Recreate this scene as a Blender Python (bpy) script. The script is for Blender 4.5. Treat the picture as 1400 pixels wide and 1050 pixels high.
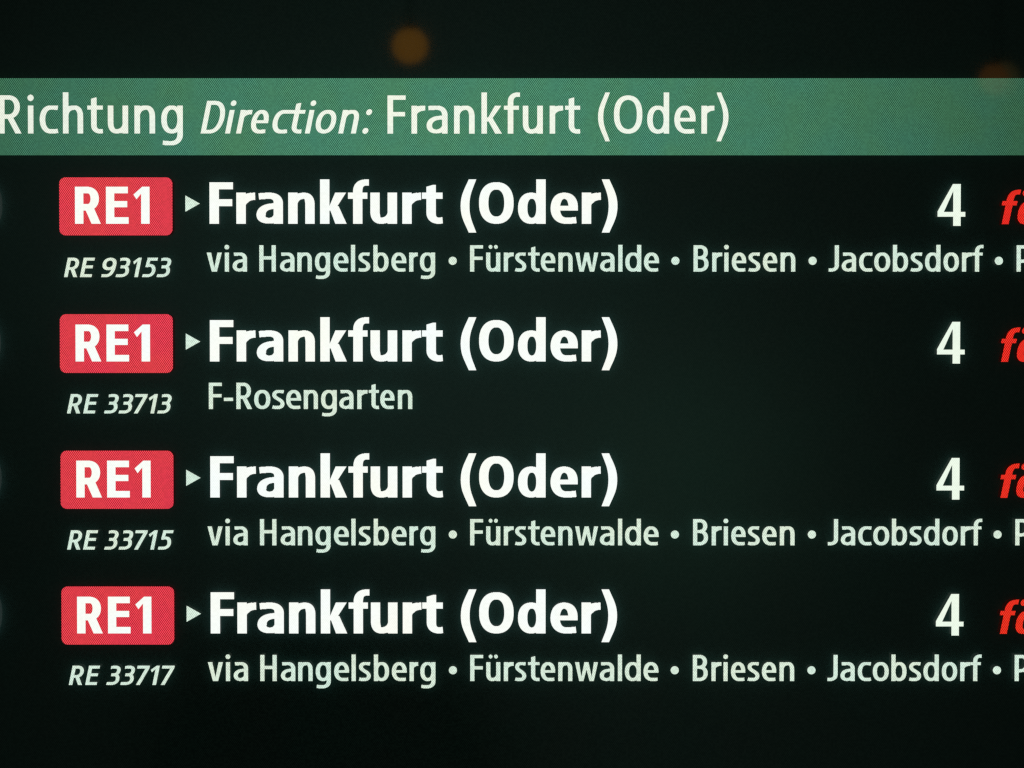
# A lit station departure screen, photographed close up at night.
# One target pixel of the photograph is 0.2 mm on the screen glass.
import bpy, math
from mathutils import Vector

for o in list(bpy.data.objects):
    bpy.data.objects.remove(o)
scene = bpy.context.scene
col = scene.collection
U = 0.0002                      # metres per layout unit
CX, CZ = 0.0, 2.20              # middle of the framed part of the screen
FPX = 3000.0                    # focal length in layout units
DIST = FPX * U                  # 0.6 m from lens to glass
TILT = math.radians(1.2)

# ------------------------------------------------------------------ camera
cam_d = bpy.data.cameras.new('camera')
cam = bpy.data.objects.new('camera', cam_d)
col.objects.link(cam)
cam.location = (CX, -DIST * math.cos(TILT), CZ + DIST * math.sin(TILT))
cam.rotation_euler = (math.radians(90) - TILT, 0, 0)
cam_d.sensor_width = 36.0
cam_d.lens = 36.0 * FPX / 1400.0
cam_d.clip_start = 0.01
cam_d.clip_end = 200.0
cam_d.dof.use_dof = True
cam_d.dof.focus_distance = DIST
cam_d.dof.aperture_fstop = (cam_d.lens / 1000.0) / 0.0010
scene.camera = cam

# ------------------------------------------------------------------ world: a dark station hall at night, its glow painted in as lobes
world = bpy.data.worlds.new('World')
scene.world = world
world.use_nodes = True
wt = world.node_tree
wt.nodes.clear()
w_out = wt.nodes.new('ShaderNodeOutputWorld')
w_bg = wt.nodes.new('ShaderNodeBackground')
w_tc = wt.nodes.new('ShaderNodeTexCoord')
wt.links.new(w_bg.outputs[0], w_out.inputs[0])


def glass_dir(px, py):
    """Direction in which the screen mirrors the eye at layout point (px, py)."""
    v = Vector(((px - 700) * U, 0, -(py - 525) * U + CZ)) - cam.location
    v.y = -v.y
    return v.normalized()


def w_lobe(px, py, power, rgb):
    d = wt.nodes.new('ShaderNodeVectorMath'); d.operation = 'DOT_PRODUCT'
    d.inputs[1].default_value = glass_dir(px, py)
    wt.links.new(w_tc.outputs['Generated'], d.inputs[0])
    m = wt.nodes.new('ShaderNodeMath'); m.operation = 'MAXIMUM'; m.inputs[1].default_value = 0
    wt.links.new(d.outputs['Value'], m.inputs[0])
    p = wt.nodes.new('ShaderNodeMath'); p.operation = 'POWER'; p.inputs[1].default_value = power
    wt.links.new(m.outputs[0], p.inputs[0])
    s = wt.nodes.new('ShaderNodeVectorMath'); s.operation = 'SCALE'
    s.inputs[0].default_value = rgb
    wt.links.new(p.outputs[0], s.inputs['Scale'])
    return s.outputs[0]


def w_add(a, b):
    n = wt.nodes.new('ShaderNodeVectorMath'); n.operation = 'ADD'
    wt.links.new(a, n.inputs[0]); wt.links.new(b, n.inputs[1])
    return n.outputs[0]


acc = w_lobe(560, 430, 160, (0.055, 0.145, 0.120))  # added glow, placed where the screen mirrors it, lifts the dark ground
acc = w_add(acc, w_lobe(930, 640, 500, (0.050, 0.150, 0.095)))
acc = w_add(acc, w_lobe(150, 300, 400, (0.035, 0.075, 0.060)))
acc = w_add(acc, w_lobe(700, 525, 25, (0.055, 0.090, 0.072)))
acc = w_add(acc, w_lobe(455, 1060, 420, (-0.09, -0.16, -0.13)))      # photographer's dark reflection, painted in as a negative lobe
w_max = wt.nodes.new('ShaderNodeVectorMath'); w_max.operation = 'MAXIMUM'
w_max.inputs[1].default_value = (0.001, 0.001, 0.001)
wt.links.new(acc, w_max.inputs[0])
acc = w_max.outputs[0]
wt.links.new(acc, w_bg.inputs['Color'])
w_bg.inputs['Strength'].default_value = 3.2

vs = scene.view_settings
scene.display_settings.display_device = 'sRGB'
vs.view_transform = 'Standard'
vs.look = 'None'
vs.exposure = 0.0
vs.gamma = 1.0
vs.use_curve_mapping = False
scene.render.engine = 'CYCLES'
scene.cycles.use_denoising = False
scene.cycles.pixel_filter_type = 'BLACKMAN_HARRIS'
scene.cycles.filter_width = 1.35
scene.cycles.sample_clamp_indirect = 0

# ------------------------------------------------------------------ materials
PITCH_X = 2.66 * U
PITCH_Z = 4.0 * U


def screen_mat(name, rgb, weave, blotch=0.0, hue=(1, 1, 1), fall=0.0, grain=0.0, base=(0.002, 0.002, 0.002)):
    """Lit LCD surface: staggered sub-pixel weave, painted sideways dimming, glossy front."""
    m = bpy.data.materials.new(name)
    m.use_nodes = True
    nt = m.node_tree
    N, L = nt.nodes, nt.links
    b = N['Principled BSDF']
    b.inputs['Base Color'].default_value = (*base, 1)
    b.inputs['Roughness'].default_value = 0.03
    b.inputs['IOR'].default_value = 1.25          # anti-reflection coated
    b.inputs['Emission Strength'].default_value = 1.0
    tc = N.new('ShaderNodeTexCoord')
    sp = N.new('ShaderNodeSeparateXYZ')
    L.new(tc.outputs['Object'], sp.inputs[0])

    def math_(op, a, bval=None, c=None):
        n = N.new('ShaderNodeMath'); n.operation = op
        for i, v in enumerate((a, bval, c)):
            if v is None:
                continue
            if isinstance(v, (int, float)):
                n.inputs[i].default_value = v
            else:
                L.new(v, n.inputs[i])
        return n.outputs[0]
    cx = math_('COSINE', math_('MULTIPLY', sp.outputs['X'], 2 * math.pi / PITCH_X))
    cz = math_('COSINE', math_('MULTIPLY', sp.outputs['Z'], 2 * math.pi / PITCH_Z))
    wv = math_('MULTIPLY_ADD', math_('MULTIPLY', cx, cz), weave, 1.0)
    # no two pixels of the panel are equally bright
    sn = N.new('ShaderNodeVectorMath'); sn.operation = 'SNAP'
    sn.inputs[1].default_value = (PITCH_X, 1.0, PITCH_Z / 2)
    L.new(tc.outputs['Object'], sn.inputs[0])
    wn = N.new('ShaderNodeTexWhiteNoise'); wn.noise_dimensions = '3D'
    vs_ = N.new('ShaderNodeVectorMath'); vs_.operation = 'SCALE'; vs_.inputs['Scale'].default_value = 1777.0
    L.new(sn.outputs[0], vs_.inputs[0]); L.new(vs_.outputs[0], wn.inputs['Vector'])
    wv = math_('MULTIPLY', wv, math_('MULTIPLY_ADD', wn.outputs['Value'], 2 * grain, 1.0 - grain))
    # viewing-angle dimming painted into the emission, darker towards left and right
    if fall:
        dx = math_('MULTIPLY', math_('SUBTRACT', sp.outputs['X'], -0.010), 1 / 0.150)
        f = math_('SUBTRACT', 1.0, math_('MULTIPLY', math_('MULTIPLY', dx, dx), fall))
        wv = math_('MULTIPLY', wv, math_('MAXIMUM', f, 0.25))
    rgbn = N.new('ShaderNodeRGB'); rgbn.outputs[0].default_value = (*rgb, 1)
    colr = rgbn.outputs[0]
    if blotch:
        nz = N.new('ShaderNodeTexNoise'); nz.noise_dimensions = '3D'
        nz.inputs['Scale'].default_value = 48.0
        nz.inputs['Detail'].default_value = 3.0
        nz.inputs['Roughness'].default_value = 0.55
        L.new(tc.outputs['Object'], nz.inputs['Vector'])
        rp = N.new('ShaderNodeMapRange')
        rp.inputs['From Min'].default_value = 0.35
        rp.inputs['From Max'].default_value = 0.65
        L.new(nz.outputs[0], rp.inputs['Value'])
        mx = N.new('ShaderNodeMix'); mx.data_type = 'RGBA'
        L.new(rp.outputs[0], mx.inputs[0])
        mx.inputs[6].default_value = (*rgb, 1)
        mx.inputs[7].default_value = (*[c * (1 + (h - 1) * blotch) for c, h in zip(rgb, hue)], 1)
        colr = mx.outputs[2]
    sc = N.new('ShaderNodeVectorMath'); sc.operation = 'SCALE'
    L.new(colr, sc.inputs[0]); L.new(wv, sc.inputs['Scale'])
    L.new(sc.outputs[0], b.inputs['Emission Color'])
    return m


M_PANEL = screen_mat('panel_black', (0.0012, 0.0025, 0.0018), 0.85, 1.0, (1.2, 0.88, 0.9), 0.50, grain=0.35, base=(0.013, 0.036, 0.034))
M_BAND = screen_mat('band_green', (0.056, 0.216, 0.137), 0.95, 1.0, (1.15, 1.01, 0.82), 0.48, grain=0.10)
M_HEAD = screen_mat('heading_white', (0.84, 0.92, 0.81), 0.30, 1.0, (1.06, 1.0, 0.96), 0.08, grain=0.05)
M_BOLD = screen_mat('bold_white', (0.93, 0.99, 0.97), 0.07, 1.0, (1.04, 1.0, 0.93), grain=0.03)
M_SMALL = screen_mat('small_white', (0.62, 0.80, 0.69), 0.30, 1.0, (1.12, 1.0, 0.94), grain=0.10)
M_PLAT = screen_mat('platform_white', (0.82, 0.95, 0.82), 0.10, 1.0, (1.06, 1.0, 0.97), grain=0.03)
M_RED = screen_mat('badge_red', (0.70, 0.038, 0.068), 0.90, 1.0, (1.0, 1.25, 0.85), grain=0.08)
M_WARN = screen_mat('warning_red', (0.76, 0.022, 0.015), 0.85, 1.0, (1.0, 1.3, 0.8), grain=0.08)


def plain_mat(name, rgb, rough, metal=0.0):
    m = bpy.data.materials.new(name)
    m.use_nodes = True
    N, L = m.node_tree.nodes, m.node_tree.links
    b = N['Principled BSDF']
    b.inputs['Metallic'].default_value = metal
    nz = N.new('ShaderNodeTexNoise'); nz.inputs['Scale'].default_value = 180
    tc = N.new('ShaderNodeTexCoord'); L.new(tc.outputs['Object'], nz.inputs['Vector'])
    mr = N.new('ShaderNodeMapRange')
    mr.inputs['To Min'].default_value = rough - 0.08; mr.inputs['To Max'].default_value = rough + 0.08
    L.new(nz.outputs[0], mr.inputs['Value']); L.new(mr.outputs[0], b.inputs['Roughness'])
    b.inputs['Base Color'].default_value = (*rgb, 1)
    return m


M_HOUSING = plain_mat('housing_black', (0.012, 0.013, 0.014), 0.45)
M_LAMP_METAL = plain_mat('lamp_metal', (0.03, 0.03, 0.03), 0.5, 0.6)


def glow_mat(name, rgb):
    m = bpy.data.materials.new(name)
    m.use_nodes = True
    b = m.node_tree.nodes['Principled BSDF']
    b.inputs['Base Color'].default_value = (0.5, 0.5, 0.5, 1)
    b.inputs['Emission Color'].default_value = (*rgb, 1)
    b.inputs['Emission Strength'].default_value = 3.2
    return m


# ------------------------------------------------------------------ layout helpers
ST, CT = math.sin(TILT), math.cos(TILT)


def zrow(py):
    """Height on the board (layout units, up from the middle) of a row."""
    y = py - 525.0
    return -y / (CT - y * ST / FPX)


def link(name, me, mat, parent=None, label=None):
    ob = bpy.data.objects.new(name, me)
    col.objects.link(ob)
    if mat:
        me.materials.append(mat)
    if parent:
        ob.parent = parent
    if label:
        ob['label'] = label
    return ob


def mesh_from(verts, faces, name):
    me = bpy.data.meshes.new(name)
    me.from_pydata(verts, [], faces)
    me.update()
    return me


board = bpy.data.objects.new('departure_board', None)
col.objects.link(board)
board.location = (CX, 0, CZ)
board['label'] = 'black glossy departure screen with green heading band, red line badges and white lettering'
board['category'] = 'departure board'

# depth of the lit layers in front of the panel glass (metres, towards the viewer)
LAY_BAND, LAY_TEXT = 0.00010, 0.00020
GAP = 0.0016           # the lit layer sits this far in front of the black back panel


def flat_poly(pts, depth, name):
    v = [((x - 700) * U, -depth, z * U) for x, z in pts]
    return mesh_from(v, [list(range(len(v)))], name)


# ------------------------------------------------------------------ lettering: outlines drawn as strokes and areas
def bez(p0, p1, p2, p3, n=14):
    out = []
    for i in range(1, n + 1):
        t = i / n; s = 1 - t
        out.append((s**3*p0[0] + 3*s*s*t*p1[0] + 3*s*t*t*p2[0] + t**3*p3[0],
                    s**3*p0[1] + 3*s*s*t*p1[1] + 3*s*t*t*p2[1] + t**3*p3[1]))
    return out


class Path:
    """A pen path: L = straight, H / V = quarter curve leaving horizontally / vertically, C = free curve."""
    def __init__(self, x, y, k=0.60):
        self.p = [(x, y)]; self.k = k

    def L(self, x, y):
        x0, y0 = self.p[-1]
        self.p += [(x0 + (x - x0) * i / 4, y0 + (y - y0) * i / 4) for i in range(1, 5)]
        return self

    def H(self, x, y, k=None):
        k = k or self.k
        x0, y0 = self.p[-1]
        self.p += bez((x0, y0), (x0 + (x - x0) * k, y0), (x, y - (y - y0) * k), (x, y))
        return self

    def V(self, x, y, k=None):
        k = k or self.k
        x0, y0 = self.p[-1]
        self.p += bez((x0, y0), (x0, y0 + (y - y0) * k), (x - (x - x0) * k, y), (x, y))
        return self

    def C(self, a, b, c):
        self.p += bez(self.p[-1], a, b, c)
        return self


class Font:
    """Condensed humanist sans. w = stem, t = horizontal stroke, C/X/A/D = cap, x, ascender, descender heights."""
    def __init__(self, w, t, C, X, A, D, tfrac=0.25, single_a=False, tc=None, PD=None):
        self.tc, self.PD = tc or t, PD or D
        self.w, self.t, self.C, self.X, self.A, self.D = w, t, C, X, A, D
        self.tfrac, self.single_a = tfrac, single_a

    # --- shapes
    def rect(self, x0, y0, x1, y1):
        self.out.append([[(x0, y0), (x1, y0), (x1, y1), (x0, y1)]])

    def poly(self, *pts):
        self.out.append([list(pts)])

    def dot(self, x, y, r):
        self.out.append([[(x + r * math.cos(a * math.pi / 14), y + r * math.sin(a * math.pi / 14)) for a in range(28)]])

    flip = False

    def ring(self, x0, y0, x1, y1, w=None, t=None, e=2.25, wr=None):
        w = w or self.w; wr = wr or w; t = t or self.t

        def se(ax, ay, bx, by, rev):
            cx, cy, rx, ry = (ax + bx) / 2, (ay + by) / 2, (bx - ax) / 2, (by - ay) / 2
            pts = []
            for i in range(64):
                a = 2 * math.pi * i / 64
                c, s = math.cos(a), math.sin(a)
                pts.append((cx + rx * math.copysign(abs(c) ** (2 / e), c), cy + ry * math.copysign(abs(s) ** (2 / e), s)))
            return pts[::-1] if rev else pts
        self.out.append([se(x0, y0, x1, y1, False), se(x0 + (w if not self.flip else wr), y0 + t, x1 - (wr if not self.flip else w), y1 - t, True)])

    def stroke(self, path, w=None, t=None, taper0=1.0, taper1=1.0):
        w = w or self.w; t = t or self.t
        p = [path.p[0]]
        for q in path.p[1:]:
            if math.hypot(q[0] - p[-1][0], q[1] - p[-1][1]) > 1e-6:
                p.append(q)
        n = len(p)
        Lp, Rp = [], []
        for i, (x, y) in enumerate(p):
            a = p[max(i - 1, 0)]; b = p[min(i + 1, n - 1)]
            dx, dy = b[0] - a[0], b[1] - a[1]
            d = math.hypot(dx, dy) or 1
            dx, dy = dx / d, dy / d
            s = i / (n - 1)
            tp = taper0 + (1 - taper0) * min(s / 0.35, 1)
            tp *= taper1 + (1 - taper1) * min((1 - s) / 0.35, 1)
            h = 0.5 * math.sqrt((w * dy) ** 2 + (t * dx) ** 2) * tp
            Lp.append((x - dy * h, y + dx * h)); Rp.append((x + dy * h, y - dx * h))
        # quads keep sharp bends clean; the scan fills their union
        for i in range(n - 1):
            self.out.append([[Lp[i], Lp[i + 1], Rp[i + 1], Rp[i]]])

    def para(self, xa, ya, xb, yb, wh, wh2=None):
        """Slanted bar with level ends; xa/xb are its left edges."""
        wh2 = wh2 or wh
        self.poly((xa, ya), (xa + wh, ya), (xb + wh2, yb), (xb, yb))

    # --- letters
    def arch(self, x0, x1):
        w, t, X = self.w, self.t, self.X
        xr = x1 - w / 2
        ax = x0 + w + (xr - x0 - w) * 0.52
        r = min(0.40 * X, (xr - ax) * 1.45)
        tp = 0.55
        self.stroke(Path(x0 + w - w * tp / 2, X - t / 2 - r * 0.92).V(ax, X - t / 2, 0.62).H(xr, X - t / 2 - r).L(xr, 0), taper0=tp)
        self.poly((x0 + w * 0.6, X - t * 0.6), (ax, X - t * 0.6), (ax, X), (x0 + w + (ax - x0 - w) * 0.45, X - t * 0.06), (x0 + w, X - t * 0.14), (x0 + w * 0.6, X - t * 0.1))

    def glyph(self, ch, x0, x1):
        self.out = []
        w, t, C, X, A, D = self.w, self.t, self.C, self.X, self.A, self.D
        if ch in 'ROPBDFEHJ':
            t = self.tc
        W = x1 - x0
        m = (x0 + x1) / 2
        rect, poly, stroke, para = self.rect, self.poly, self.stroke, self.para
        if ch in 'nh':
            rect(x0, 0, x0 + w, X if ch == 'n' else A); self.arch(x0, x1)
        elif ch == 'm':
            c = m + w / 2
            rect(x0, 0, x0 + w, X); self.arch(x0, c); self.arch(c - w, x1)
        elif ch in 'uü':
            rect(x0, 0, x0 + w, X); self.arch(x0, x1)
            self.out = [[[(x0 + x1 - x, X - y) for x, y in c] for c in s] for s in self.out]
            if ch == 'ü':
                for s in (-1, 1):
                    self.dot(m + s * W * 0.19, C - w * 0.42, w * 0.46)
        elif ch == 'r':
            rect(x0, 0, x0 + w, X)
            tp = 0.6
            stroke(Path(x0 + w - w * tp / 2, X - t * 2.0).C((x0 + w - w * tp / 2, X - t * 0.9), (x1 - (W - w) * 0.55, X - t * 0.58), (x1, X - t * 0.58)), t=t * 1.16, taper0=tp)
            poly((x0 + w * 0.6, X - t * 0.7), (x1 - (W - w) * 0.45, X - t * 0.7), (x1 - (W - w) * 0.45, X), (x0 + w + (W - w) * 0.25, X - t * 0.10), (x0 + w, X - t * 0.18), (x0 + w * 0.6, X - t * 0.1))
        elif ch in 'il':
            rect(x0, 0, x0 + w, X if ch == 'i' else A)
            if ch == 'i':
                self.dot(x0 + w / 2, C - w * 0.46, w * 0.57)
        elif ch == 't':
            xs = x0 + W * self.tfrac
            r = min(X * 0.30, (x1 - xs - w / 2) * 0.68)
            top = C * 0.94
            poly((xs, X * 0.8), (xs + w, X * 0.8), (xs + w, top), (xs + w * 0.75, top), (xs, top - w * 0.22))
            rect(x0, X - t, x1, X)
            stroke(Path(xs + w / 2, X * 0.85).L(xs + w / 2, t / 2 + r).V(xs + w / 2 + r, t / 2).L(x1, t / 2 + t * 0.05))
        elif ch == 'f':
            xs = x0 + W * 0.24
            r = min((x1 - xs - w / 2) * 0.72, A * 0.26)
            stroke(Path(x1, A - t * 0.5).L(xs + w / 2 + r, A - t / 2).H(xs + w / 2, A - t / 2 - r * 1.1).L(xs + w / 2, 0))
            rect(x0, X - t, x0 + W * 0.93, X)
        elif ch == 'c':
            ym = X / 2
            stroke(Path(x1, X - t * 0.56).C((x1 - W * 0.1, X - t * 0.5), (m + W * 0.18, X - t / 2), (m + W * 0.10, X - t / 2)).H(x0 + w / 2, ym).V(m + W * 0.10, t / 2)
                   .C((m + W * 0.2, t / 2), (x1 - W * 0.1, t / 2), (x1, t * 0.62)))
        elif ch == 'e':
            yb = X * 0.50
            xr = x1 - w / 2
            stroke(Path(xr, yb - t * 0.40).L(xr, yb + t * 0.2).V(m, X - t / 2).H(x0 + w / 2, X * 0.49).V(m + W * 0.07, t / 2)
                   .C((m + W * 0.2, t / 2), (x1 - W * 0.2, t * 0.52), (x1 - W * 0.06, t * 0.60)))
            rect(x0 + w * 0.6, yb - t * 0.40, x1 - w * 0.4, yb + t * 0.40)
        elif ch in 'aä' and not self.single_a:
            xr = x1 - w / 2
            stroke(Path(x0 + W * 0.09, X - t * 0.60).C((x0 + W * 0.24, X - t * 0.53), (m - W * 0.12, X - t / 2), (m, X - t / 2)).H(xr, X * 0.66).L(xr, 0))
            stroke(Path(xr, X * 0.57).L(m + W * 0.16, X * 0.565).H(x0 + w / 2, X * 0.285).V(m - W * 0.04, t / 2).C((m + W * 0.14, t / 2), (xr - w * 0.35, X * 0.14), (xr, X * 0.26)), t=t * 0.92)
        elif ch in 'aä':
            self.ring(x0, 0, x1, X, t=t, e=2.5, wr=w * 0.9); rect(x1 - w, 0, x1, X)
            if ch == 'ä':
                for s in (-0.30, 0.20):
                    self.dot(m + s * W, A - w * 0.42, w * 0.48)
        elif ch == 'o':
            self.ring(x0, 0, x1, X)
        elif ch == 'O':
            self.ring(x0, 0, x1, C, w=w * 1.0, t=t * 1.04, e=2.3)
        elif ch in 'dbg':
            if ch == 'b':
                self.flip = True; self.ring(x0 + w * 0.12, 0, x1, X, t=t * 0.96, wr=w * 0.88); self.flip = False
                rect(x0, 0, x0 + w, A)
            else:
                self.ring(x0, 0, x1 - w * 0.12, X, t=t * 0.96, wr=w * 0.88); rect(x1 - w, 0, x1, A if ch == 'd' else X)
            if ch == 'g':
                xr = x1 - w / 2
                r = D * 0.75
                stroke(Path(xr, X * 0.5).L(xr, -D + t / 2 + r).V(xr - W * 0.42, -D + t / 2).C((m - W * 0.2, -D + t / 2), (x0 + W * 0.25, -D + t * 0.52), (x0 + W * 0.07, -D + t * 0.62)))
        elif ch == 's':
            ws = w * 0.95
            a, b = x0 + ws / 2, x1 - ws / 2
            stroke(Path(x1 - W * 0.06, X - t * 0.58).C((x1 - W * 0.2, X - t * 0.5), (m + W * 0.15, X - t / 2), (m, X - t / 2)).H(a, X * 0.735)
                   .C((a, X * 0.54), (b, X * 0.50), (b, X * 0.275)).V(m - W * 0.03, t / 2).C((m - W * 0.2, t / 2), (x0 + W * 0.15, t * 0.52), (x0 + W * 0.02, t * 0.66)), w=ws)
        elif ch == 'k':
            rect(x0, 0, x0 + w, A)
            para(x0 + w * 0.80, X * 0.43, x1 - W * 0.02 - w * 1.16, X, w * 0.75, w * 1.16)
            para(x1 - w * 1.2, 0, x0 + w * 0.92, X * 0.57, w * 1.2, w * 1.05)
        elif ch == 'v':
            q = w * 1.06
            poly((x0, X), (x0 + q, X), (m, t * 1.25), (x1 - q, X), (x1, X), (m + q * 0.58, 0), (m - q * 0.58, 0))
        elif ch == 'w':
            q = w * 0.98
            a, b = x0 + W * 0.275, x1 - W * 0.275
            h = q * 0.52
            for c, l, r in ((a, x0, m), (b, m, x1)):
                lo = l if l == x0 else m - q / 2
                hi = r if r == x1 else m + q / 2
                poly((lo, X), (lo + q, X), (c, t * 1.3), (hi - q, X), (hi, X), (c + h, 0), (c - h, 0))
        elif ch in 'RP':
            rect(x0, 0, x0 + w, C)
            br = x1 - (W * 0.07 if ch == 'R' else 0)
            lo = C * (0.445 if ch == 'R' else 0.40)
            xm = x0 + w + (br - x0 - w) * 0.25
            xr = br - w / 2
            yc = (C - t / 2 + lo) / 2
            stroke(Path(x0 + w / 2, C - t / 2).L(xm, C - t / 2).H(xr, yc).V(xm, lo).L(x0 + w / 2, lo))
            if ch == 'R':
                para(x1 - w * 1.10, 0, xm - w * 0.35, lo, w * 1.10, w * 1.10)
        elif ch == 'B':
            rect(x0, 0, x0 + w, C)
            xm = x0 + w + (W - w) * 0.2
            lo = C * 0.525
            stroke(Path(x0 + w / 2, C - t / 2).L(xm, C - t / 2).H(x1 - W * 0.05 - w / 2, (C - t / 2 + lo) / 2).V(xm, lo).L(x0 + w / 2, lo))
            stroke(Path(x0 + w / 2, lo).L(xm + W * 0.05, lo).H(x1 - w / 2, (lo + t / 2) / 2).V(xm, t / 2).L(x0 + w / 2, t / 2))
        elif ch == 'D':
            rect(x0, 0, x0 + w, C)
            xm = x0 + W * 0.42
            stroke(Path(x0 + w / 2, C - t / 2).L(xm, C - t / 2).H(x1 - w / 2, C / 2).V(xm, t / 2).L(x0 + w / 2, t / 2))
        elif ch == 'F':
            rect(x0, 0, x0 + w, C); rect(x0, C - t, x1, C)
            rect(x0, C * 0.51 - t / 2, x1 - W * 0.03, C * 0.51 + t / 2)
        elif ch == 'E':
            rect(x0, 0, x0 + w, C); rect(x0, C - t, x1 - W * 0.03, C); rect(x0, 0, x1, t)
            rect(x0, C * 0.53 - t / 2, x1 - W * 0.06, C * 0.53 + t / 2)
        elif ch == 'H':
            rect(x0, 0, x0 + w, C); rect(x1 - w, 0, x1, C); rect(x0, C * 0.52 - t / 2, x1, C * 0.52 + t / 2)
        elif ch == 'J':
            xr = x1 - w / 2
            stroke(Path(xr, C).L(xr, C * 0.24).V(x0 + W * 0.22, t / 2).L(x0, t / 2))
        elif ch == '4':
            s0, s1 = x0 + W * 0.565, x0 + W * 0.832
            rect(s0, 0, s1, C); rect(x0, C * 0.215, x1, C * 0.332)
            poly((x0, C * 0.30), (x0, C * 0.345), (x0 + W * 0.555, C), (s1, C), (s0 + 0.01, C * 0.83), (x0 + W * 0.205, C * 0.30))
        elif ch == '1':
            xs = x1 - w
            poly((x1, 0), (x1, C), (xs + w * 0.12, C), (x0, C * 0.79), (x0 + W * 0.19, C * 0.66), (xs, C * 0.815), (xs, 0))
        elif ch == '3':
            r1 = x1 - W * 0.04 - w / 2
            y = C * 0.535
            stroke(Path(x0 + W * 0.10, C - t * 0.6).C((x0 + W * 0.3, C - t * 0.5), (m - W * 0.1, C - t / 2), (m, C - t / 2)).H(r1, C * 0.755).V(m, y).L(x0 + W * 0.24, y))
            stroke(Path(x0 + W * 0.24, y).L(m, y).H(x1 - w / 2, C * 0.29).V(m - W * 0.1, t / 2).C((m - W * 0.25, t / 2), (x0 + W * 0.1, t / 2), (x0, t * 0.58)))
        elif ch == '5':
            rect(x0 + W * 0.14, C - t, x1, C)
            para(x0 + W * 0.10, C * 0.53, x0 + W * 0.15, C, w * 0.92)
            stroke(Path(x0 + W * 0.12, C * 0.575).C((x0 + W * 0.3, C * 0.6), (m, C * 0.6), (m, C * 0.6)).H(x1 - w / 2, C * 0.31).V(m - W * 0.1, t / 2).C((m - W * 0.25, t / 2), (x0 + W * 0.1, t / 2), (x0, t * 0.58)))
        elif ch == '7':
            rect(x0, C - t, x1, C)
            para(x0 + W * 0.17, 0, x1 - w * 1.08, C - t, w * 1.06)
        elif ch == '9':
            self.ring(x0, C * 0.36, x1, C, w=w)
            stroke(Path(x1 - w / 2, C * 0.70).L(x1 - w / 2, C * 0.6).C((x1 - w / 2, C * 0.2), (x1 - W * 0.35, t / 2), (m - W * 0.1, t / 2)).L(x0 + W * 0.08, t / 2))
        elif ch in '()':
            top, bot = A, -self.PD
            mid = (top + bot) / 2
            H = top - mid
            we, wm = w * 0.80, w * 0.94
            o = bez((x1 - we, top), (x1 - we - W * 0.28, top - H * 0.38), (x0, mid + H * 0.42), (x0, mid))
            o = [(x1 - we, top)] + o
            i = [(x1, top)] + bez((x1, top), (x1 - W * 0.24, top - H * 0.38), (x0 + wm, mid + H * 0.42), (x0 + wm, mid))
            up = o + [(x, 2 * mid - y) for x, y in o[-2::-1]]
            dn = i + [(x, 2 * mid - y) for x, y in i[-2::-1]]
            pts = up + dn[::-1]
            if ch == ')':
                pts = [(x0 + x1 - x, y) for x, y in pts]
            poly(*pts)
        elif ch == '-':
            rect(x0, X * 0.42, x1, X * 0.42 + t * 1.05)
        elif ch == '0':
            self.ring(x0, 0, x1, C, e=2.2)
        elif ch == ':':
            r = w * 0.60
            self.dot(x0 + r, r * 0.9, r); self.dot(x0 + r, X - r * 0.8, r)
        return self.out


ROW = 0.5            # height of one lit line, layout units
QX = 0.15            # lit cells end on thirds of a pixel


def spans(shapes, y):
    """Lit stretches of the union of all shapes on the line at height y."""
    iv = []
    for contours in shapes:
        xs = []
        for c in contours:
            for (xa, ya), (xb, yb) in zip(c, c[1:] + c[:1]):
                if (ya <= y) != (yb <= y):
                    xs.append((xa + (y - ya) * (xb - xa) / (yb - ya), 1 if yb > ya else -1))
        xs.sort()
        wn = 0
        for x, s in xs:
            if wn == 0:
                st = x
            wn += s
            if wn == 0 and x - st > 1e-6:
                iv.append((st, x))
    iv.sort()
    out = []
    for a, b in iv:
        if out and a <= out[-1][1] + 0.05:
            out[-1][1] = max(out[-1][1], b)
        else:
            out.append([a, b])
    return out


def lettering(name, font, items, base, mat, parent, slant=0.0, pivot=0.0, depth=LAY_TEXT, label=None):
    """One mesh of lit lines. items: (character, left, right); base: row of the baseline."""
    shapes = []
    for ch, a, b in items:
        for s in font.glyph(ch, a + 0.3, b - 0.3):
            shapes.append([[(x + (y - pivot) * slant, y) for x, y in c] for c in s])
    bb = [(min(p[1] for c in s for p in c), max(p[1] for c in s for p in c)) for s in shapes]
    lo = min(b[0] for b in bb); hi = max(b[1] for b in bb)
    zb = zrow(base)
    verts, faces = [], []
    n0, n1 = math.floor(lo / ROW), math.ceil(hi / ROW)
    for k in range(n0, n1):
        y = (k + 0.5) * ROW
        act = [s for s, b in zip(shapes, bb) if b[0] <= y <= b[1]]
        for a, b in spans(act, y):
            a = round(a / QX) * QX; b = round(b / QX) * QX
            if b - a < 0.3:
                continue
            i = len(verts)
            z0, z1 = (zb + k * ROW) * U, (zb + (k + 1) * ROW) * U
            xa, xb = (a - 700) * U, (b - 700) * U
            verts += [(xa, -depth, z0), (xb, -depth, z0), (xb, -depth, z1), (xa, -depth, z1)]
            faces.append((i, i + 1, i + 2, i + 3))
    me = mesh_from(verts, faces, name)
    return link(name, me, mat, parent, label)


def word(text, nums):
    """Pair characters with (left, right) edges."""
    it = iter(nums)
    return [(c, next(it), next(it)) for c in text]


# ------------------------------------------------------------------ the board itself
PX0, PX1, PY0, PY1 = -330.0, 1860.0, -170.0, 1210.0     # lit area of the screen, layout units


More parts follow.
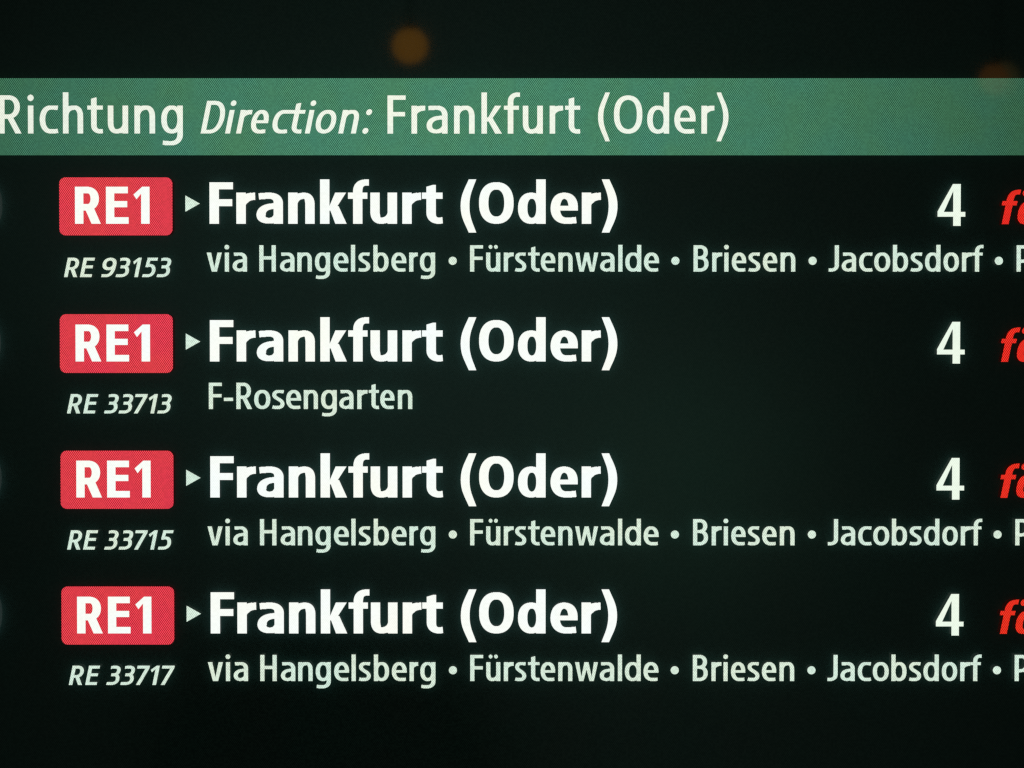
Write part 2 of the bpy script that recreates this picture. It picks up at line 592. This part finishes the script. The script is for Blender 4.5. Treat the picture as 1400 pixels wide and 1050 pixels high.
def box(x0, x1, y0, y1, z0, z1, name):
    v = [(x, y, z) for z in (z0, z1) for y in (y0, y1) for x in (x0, x1)]
    f = [(0, 2, 3, 1), (4, 5, 7, 6), (0, 1, 5, 4), (2, 6, 7, 3), (0, 4, 6, 2), (1, 3, 7, 5)]
    return mesh_from(v, f, name)


sx0, sx1 = (PX0 - 700) * U, (PX1 - 700) * U
sz1, sz0 = -(PY0 - 525) * U, -(PY1 - 525) * U
link('screen_panel', box(sx0, sx1, GAP, 0.006, sz0, sz1, 'screen_panel'), M_PANEL, board)

# bezel: a chamfered frame round the panel
BZ = 0.014
ring_o = [(sx0 - BZ, sz0 - BZ), (sx1 + BZ, sz0 - BZ), (sx1 + BZ, sz1 + BZ), (sx0 - BZ, sz1 + BZ)]
ring_i = [(sx0 - .0003, sz0 - .0003), (sx1 + .0003, sz0 - .0003), (sx1 + .0003, sz1 + .0003), (sx0 - .0003, sz1 + .0003)]
ring_m = [(a[0] * .25 + b[0] * .75, a[1] * .25 + b[1] * .75) for a, b in zip(ring_o, ring_i)]
vv, ff = [], []
for ring, y in ((ring_o, 0.010), (ring_o, -0.003), (ring_m, -0.004), (ring_i, -0.001), (ring_i, 0.006)):
    vv += [(x, y, z) for x, z in ring]
for k in range(4):
    for i in range(4):
        j = (i + 1) % 4
        ff.append((k * 4 + i, k * 4 + j, (k + 1) * 4 + j, (k + 1) * 4 + i))
link('bezel', mesh_from(vv, ff, 'bezel'), M_HOUSING, board)
link('housing', box(sx0 - BZ + .002, sx1 + BZ - .002, 0.0105, 0.075, sz0 - BZ + .002, sz1 + BZ - .002, 'housing'), M_HOUSING, board)

# ------------------------------------------------------------------ heading band
zt, zb_ = zrow(107.0), zrow(212.3)
band = link('header_band', flat_poly([(PX0 + 2, zb_), (PX1 - 2, zb_), (PX1 - 2, zt), (PX0 + 2, zt)], LAY_BAND, 'header_band'),
            M_BAND, board)

F_HEAD = Font(w=7.6, t=5.9, C=52.0, X=38.2, A=56.0, D=16.2, tfrac=0.24, PD=10.4)
F_HEAD_IT = Font(w=6.7, t=5.2, C=44.3, X=32.2, A=47, D=14, tfrac=0.26)
F_BOLD = Font(w=12.8, t=8.5, C=56.6, X=42.4, A=60.4, D=11.9, tfrac=0.22, tc=9.5)
F_BADGE = Font(w=11.5, t=8.8, C=50.4, X=38, A=52, D=12)
F_VIA = Font(w=5.7, t=4.4, C=36.1, X=26.2, A=36.4, D=10.0, tfrac=0.27)
F_NUM = Font(w=4.9, t=3.9, C=26.4, X=20, A=27, D=8)
F_PLAT = Font(w=9.8, t=7.2, C=57.2, X=40, A=60, D=14)
F_WARN = Font(w=9.5, t=6.3, C=46.5, X=31.6, A=46.8, D=10, single_a=True)

lettering('heading_lettering', F_HEAD, word('Richtung', [0.4, 31.6, 39.7, 48.0, 55.8, 81.2, 87.5, 115.6, 120.8, 142.5, 148.7, 177.0, 185.0, 213.7, 221.5, 251.6]),
          182.6, M_HEAD, band)
lettering('translation_lettering', F_HEAD_IT, word('Direction:', [278.3, 307.2, 311.7, 319.2, 326.7, 343.5, 344.4, 368.0, 373.6, 396.2, 395.6, 415.8, 420.5, 428.0,
          432.6, 460.2, 466.0, 490.6, 498.3, 507.0]), 182.6, M_HEAD, band, slant=0.205, pivot=16.0,
          label='smaller italic lettering in the middle of the heading')
HF = [530, 555.3, 562.7, 582.0, 583.2, 612.5, 620.7, 649.3, 658, 686.5, 688.6, 711.2, 714.4, 742.3, 751, 770, 772, 793.2]
head_dest = lettering('destination_lettering', F_HEAD, word('Frankfurt', HF) + word('(Oder)', [817, 833.6, 838.6, 878, 884, 914.6, 921, 950.6, 957.9, 976.2, 978.6, 995.4]),
          182.8, M_HEAD, band)

# ------------------------------------------------------------------ four departures
FRANK = word('Frankfurt', [287, 319.6, 323.6, 349.9, 351, 387.8, 394.3, 431, 437.8, 474.6, 476, 505, 506.4, 543.4, 550, 576.2, 576.7, 605.6]) \
    + word('(Oder)', [629.6, 651.5, 654.7, 702.5, 707.9, 746.2, 752.4, 790.2, 795, 821.6, 822.3, 844.2])
VIA = word('via', [282.9, 304.3, 307.6, 314.3, 318.3, 338.6]) \
    + word('Hangelsberg', [354.7, 377.8, 383, 403.3, 406.7, 427, 430.7, 452, 456, 477, 479.8, 486.5, 490, 506.8, 510.4, 531.8, 535, 556, 559.3, 571.7, 574, 595.4]) \
    + word('Fürstenwalde', [642.5, 660.8, 664.4, 684.3, 688.5, 702.6, 704, 719.8, 721.6, 738, 739, 759.5, 763, 783, 786, 818.2, 820, 840.3, 844.8, 851.5, 854.4, 876.8, 879.9, 901]) \
    + word('Briesen', [947.5, 968.6, 973, 987.3, 989.6, 996.5, 999.8, 1020, 1022.6, 1039.4, 1042.2, 1062.4, 1066.4, 1087]) \
    + word('Jacobsdorf', [1132, 1146.6, 1149.8, 1170, 1173.6, 1192.2, 1194.2, 1216.6, 1219.6, 1241, 1244, 1261, 1263.6, 1285.2, 1288.8, 1310.4, 1314, 1328.2, 1328, 1343.8]) \
    + word('P', [1388.6, 1409])
ROSEN = word('F-Rosengarten', [285.3, 303.8, 305.9, 319, 323, 345, 347.3, 369.9, 372, 389.3, 391, 412, 415, 435, 438.7, 460.8, 463.6, 483.6,
             488.3, 502.8, 503.8, 518.4, 519.6, 539.7, 543.7, 564])
SEPS = [619.0, 923.0, 1110.4, 1364.6]
NUM1 = word('RE93153', [90.7, 109.4, 112.4, 128.8, 140, 159.3, 161.2, 178.4, 181.0, 192.2, 197.4, 214.4, 217.2, 234.3])
NUM2 = word('RE33713', [94, 112.6, 116.2, 132.6, 144.8, 162.0, 164.6, 181.8, 182.6, 199.8, 201.6, 213.6, 217.4, 234.3])
NUM3 = word('RE33715', [93.4, 112.0, 115.2, 131.6, 144.2, 161.0, 164, 181.0, 182.2, 199.2, 201.2, 212.8, 217.6, 234.4])
NUM4 = word('RE33717', [94.9, 113.6, 117.4, 133.6, 146.4, 163.2, 165.6, 182.8, 184, 201.4, 203.2, 215, 218, 235.4])


def rounded(x0, x1, z0, z1, r):
    pts = []
    for cx, cz, a0 in ((x1 - r, z1 - r, 0), (x0 + r, z1 - r, 90), (x0 + r, z0 + r, 180), (x1 - r, z0 + r, 270)):
        for i in range(9):
            a = math.radians(a0 + i * 90 / 8)
            pts.append((cx + r * math.cos(a), cz + r * math.sin(a)))
    return pts


def disc(x, z, r, depth, name):
    return flat_poly([(x + r * math.cos(i * math.pi / 12), z + r * math.sin(i * math.pi / 12)) for i in range(24)], depth, name)


#        bold   via    number badge-top/bottom  arrow  x-shift of the badge
ROWS = [(306.0, 371.4, 378.9, 242.6, 321.8, 278.4, 0.0, NUM1),
        (494.2, 559.2, 565.2, 429.6, 509.8, 467.0, 0.0, NUM2),
        (680.1, 745.5, 751.3, 616.2, 695.6, 653.2, 0.2, NUM3),
        (865.9, 931.0, 936.3, 801.8, 881.2, 839.0, 0.6, NUM4)]
ORD = ['first', 'second', 'third', 'fourth']
for r, (bb, vb, nb, bt, bo, ar, dx, num) in enumerate(ROWS):
    z1, z0 = zrow(bt), zrow(bo)
    badge = link('line_badge', flat_poly(rounded(82.2 + dx, 236.6 + dx, z0, z1, 8.5), LAY_BAND, 'line_badge'), M_RED, board)
    lettering('badge_lettering', F_BADGE, word('RE1', [103.4 + dx, 139.2 + dx, 145.6 + dx, 177.2 + dx, 183.2 + dx, 205.8 + dx]), bb, M_BOLD, badge)
    lettering('train_number', F_NUM, num, nb, M_SMALL, board, slant=0.205, pivot=13.3,
              label='italic train number under the %s red badge, digits differ' % ORD[r])
    za = zrow(ar)
    link('direction_arrow', flat_poly([(254.3, za - 11.1), (274.0, za), (254.3, za + 11.1)], LAY_TEXT, 'direction_arrow'), M_SMALL, board)
    lettering('destination_lettering', F_BOLD, FRANK, bb, M_BOLD, board)
    stops = lettering('stop_list_lettering', F_VIA, ROSEN if r == 1 else VIA, vb, M_SMALL, board,
                      label='short stop list of one name in the second row' if r == 1 else None)
    if r != 1:
        for sxp in SEPS:
            link('separator_dot', disc(sxp, zrow(vb - 14.8), 5.6, LAY_TEXT, 'separator_dot'), M_SMALL, stops)
    lettering('time_lettering', F_PLAT, word('0', [-30.0, (0.9, -2.0, -2.0, -2.0)[r]]), bb + 2.85, M_BOLD, board)
    lettering('platform_number', F_PLAT, word('4', [1280.4, 1318.8]), bb + 2.85, M_PLAT, board)
    lettering('cancellation_lettering', F_WARN, word('fällt', [1365.8, 1388.4, 1390.2, 1417.5, 1423.0, 1433.4, 1438.6, 1449.0, 1452.5, 1472.0]), bb + 0.5, M_WARN, board,
              slant=0.205, pivot=15.5)

# ------------------------------------------------------------------ lamps of the hall behind the photographer, seen only in the glass
def lathe(profile, n, name):
    v, f = [], []
    for rr, z in profile:
        for i in range(n):
            a = 2 * math.pi * i / n
            v.append((rr * math.cos(a), rr * math.sin(a), z))
    for k in range(len(profile) - 1):
        for i in range(n):
            j = (i + 1) % n
            f.append((k * n + i, k * n + j, (k + 1) * n + j, (k + 1) * n + i))
    me = mesh_from(v, f, name)
    for p in me.polygons:
        p.use_smooth = True
    return me


def hall_lamp(px, py, dist, rad_px, rgb, label):
    d = glass_dir(px, py)
    hit = Vector(((px - 700) * U, 0, -(py - 525) * U + CZ))
    c = hit + d * dist
    R = rad_px / FPX * (dist + DIST)
    e = bpy.data.objects.new('pendant_lamp', None)
    col.objects.link(e)
    e.location = c
    e['label'] = label; e['category'] = 'lamp'; e['group'] = 'pendant lamps of the hall'
    prof = [(R * math.sin(math.pi * i / 24) + 1e-4, -R * math.cos(math.pi * i / 24)) for i in range(24)]
    link('lamp_globe', lathe(prof, 32, 'lamp_globe'), glow_mat('lamp_glow', rgb), e)
    link('lamp_cap', lathe([(1e-4, R * 1.22), (R * .3, R * 1.2), (R * .45, R * .98), (R * .42, R * .90), (1e-4, R * .9)], 24, 'lamp_cap'), M_LAMP_METAL, e)
    link('lamp_rod', lathe([(R * .08, R * 1.2), (R * .08, R * 9)], 12, 'lamp_rod'), M_LAMP_METAL, e)


hall_lamp(561, 64, 11.0, 24.0, (1.40, 0.60, 0.06), 'round amber hall lamp mirrored above the heading band')
hall_lamp(1357, 109, 14.0, 19.5, (0.62, 0.22, 0.03), 'dim orange hall lamp mirrored at the band end')
hall_lamp(1367, 110, 19.0, 24.0, (0.28, 0.22, 0.07), 'faint olive hall lamp mirrored beside the dim orange one')
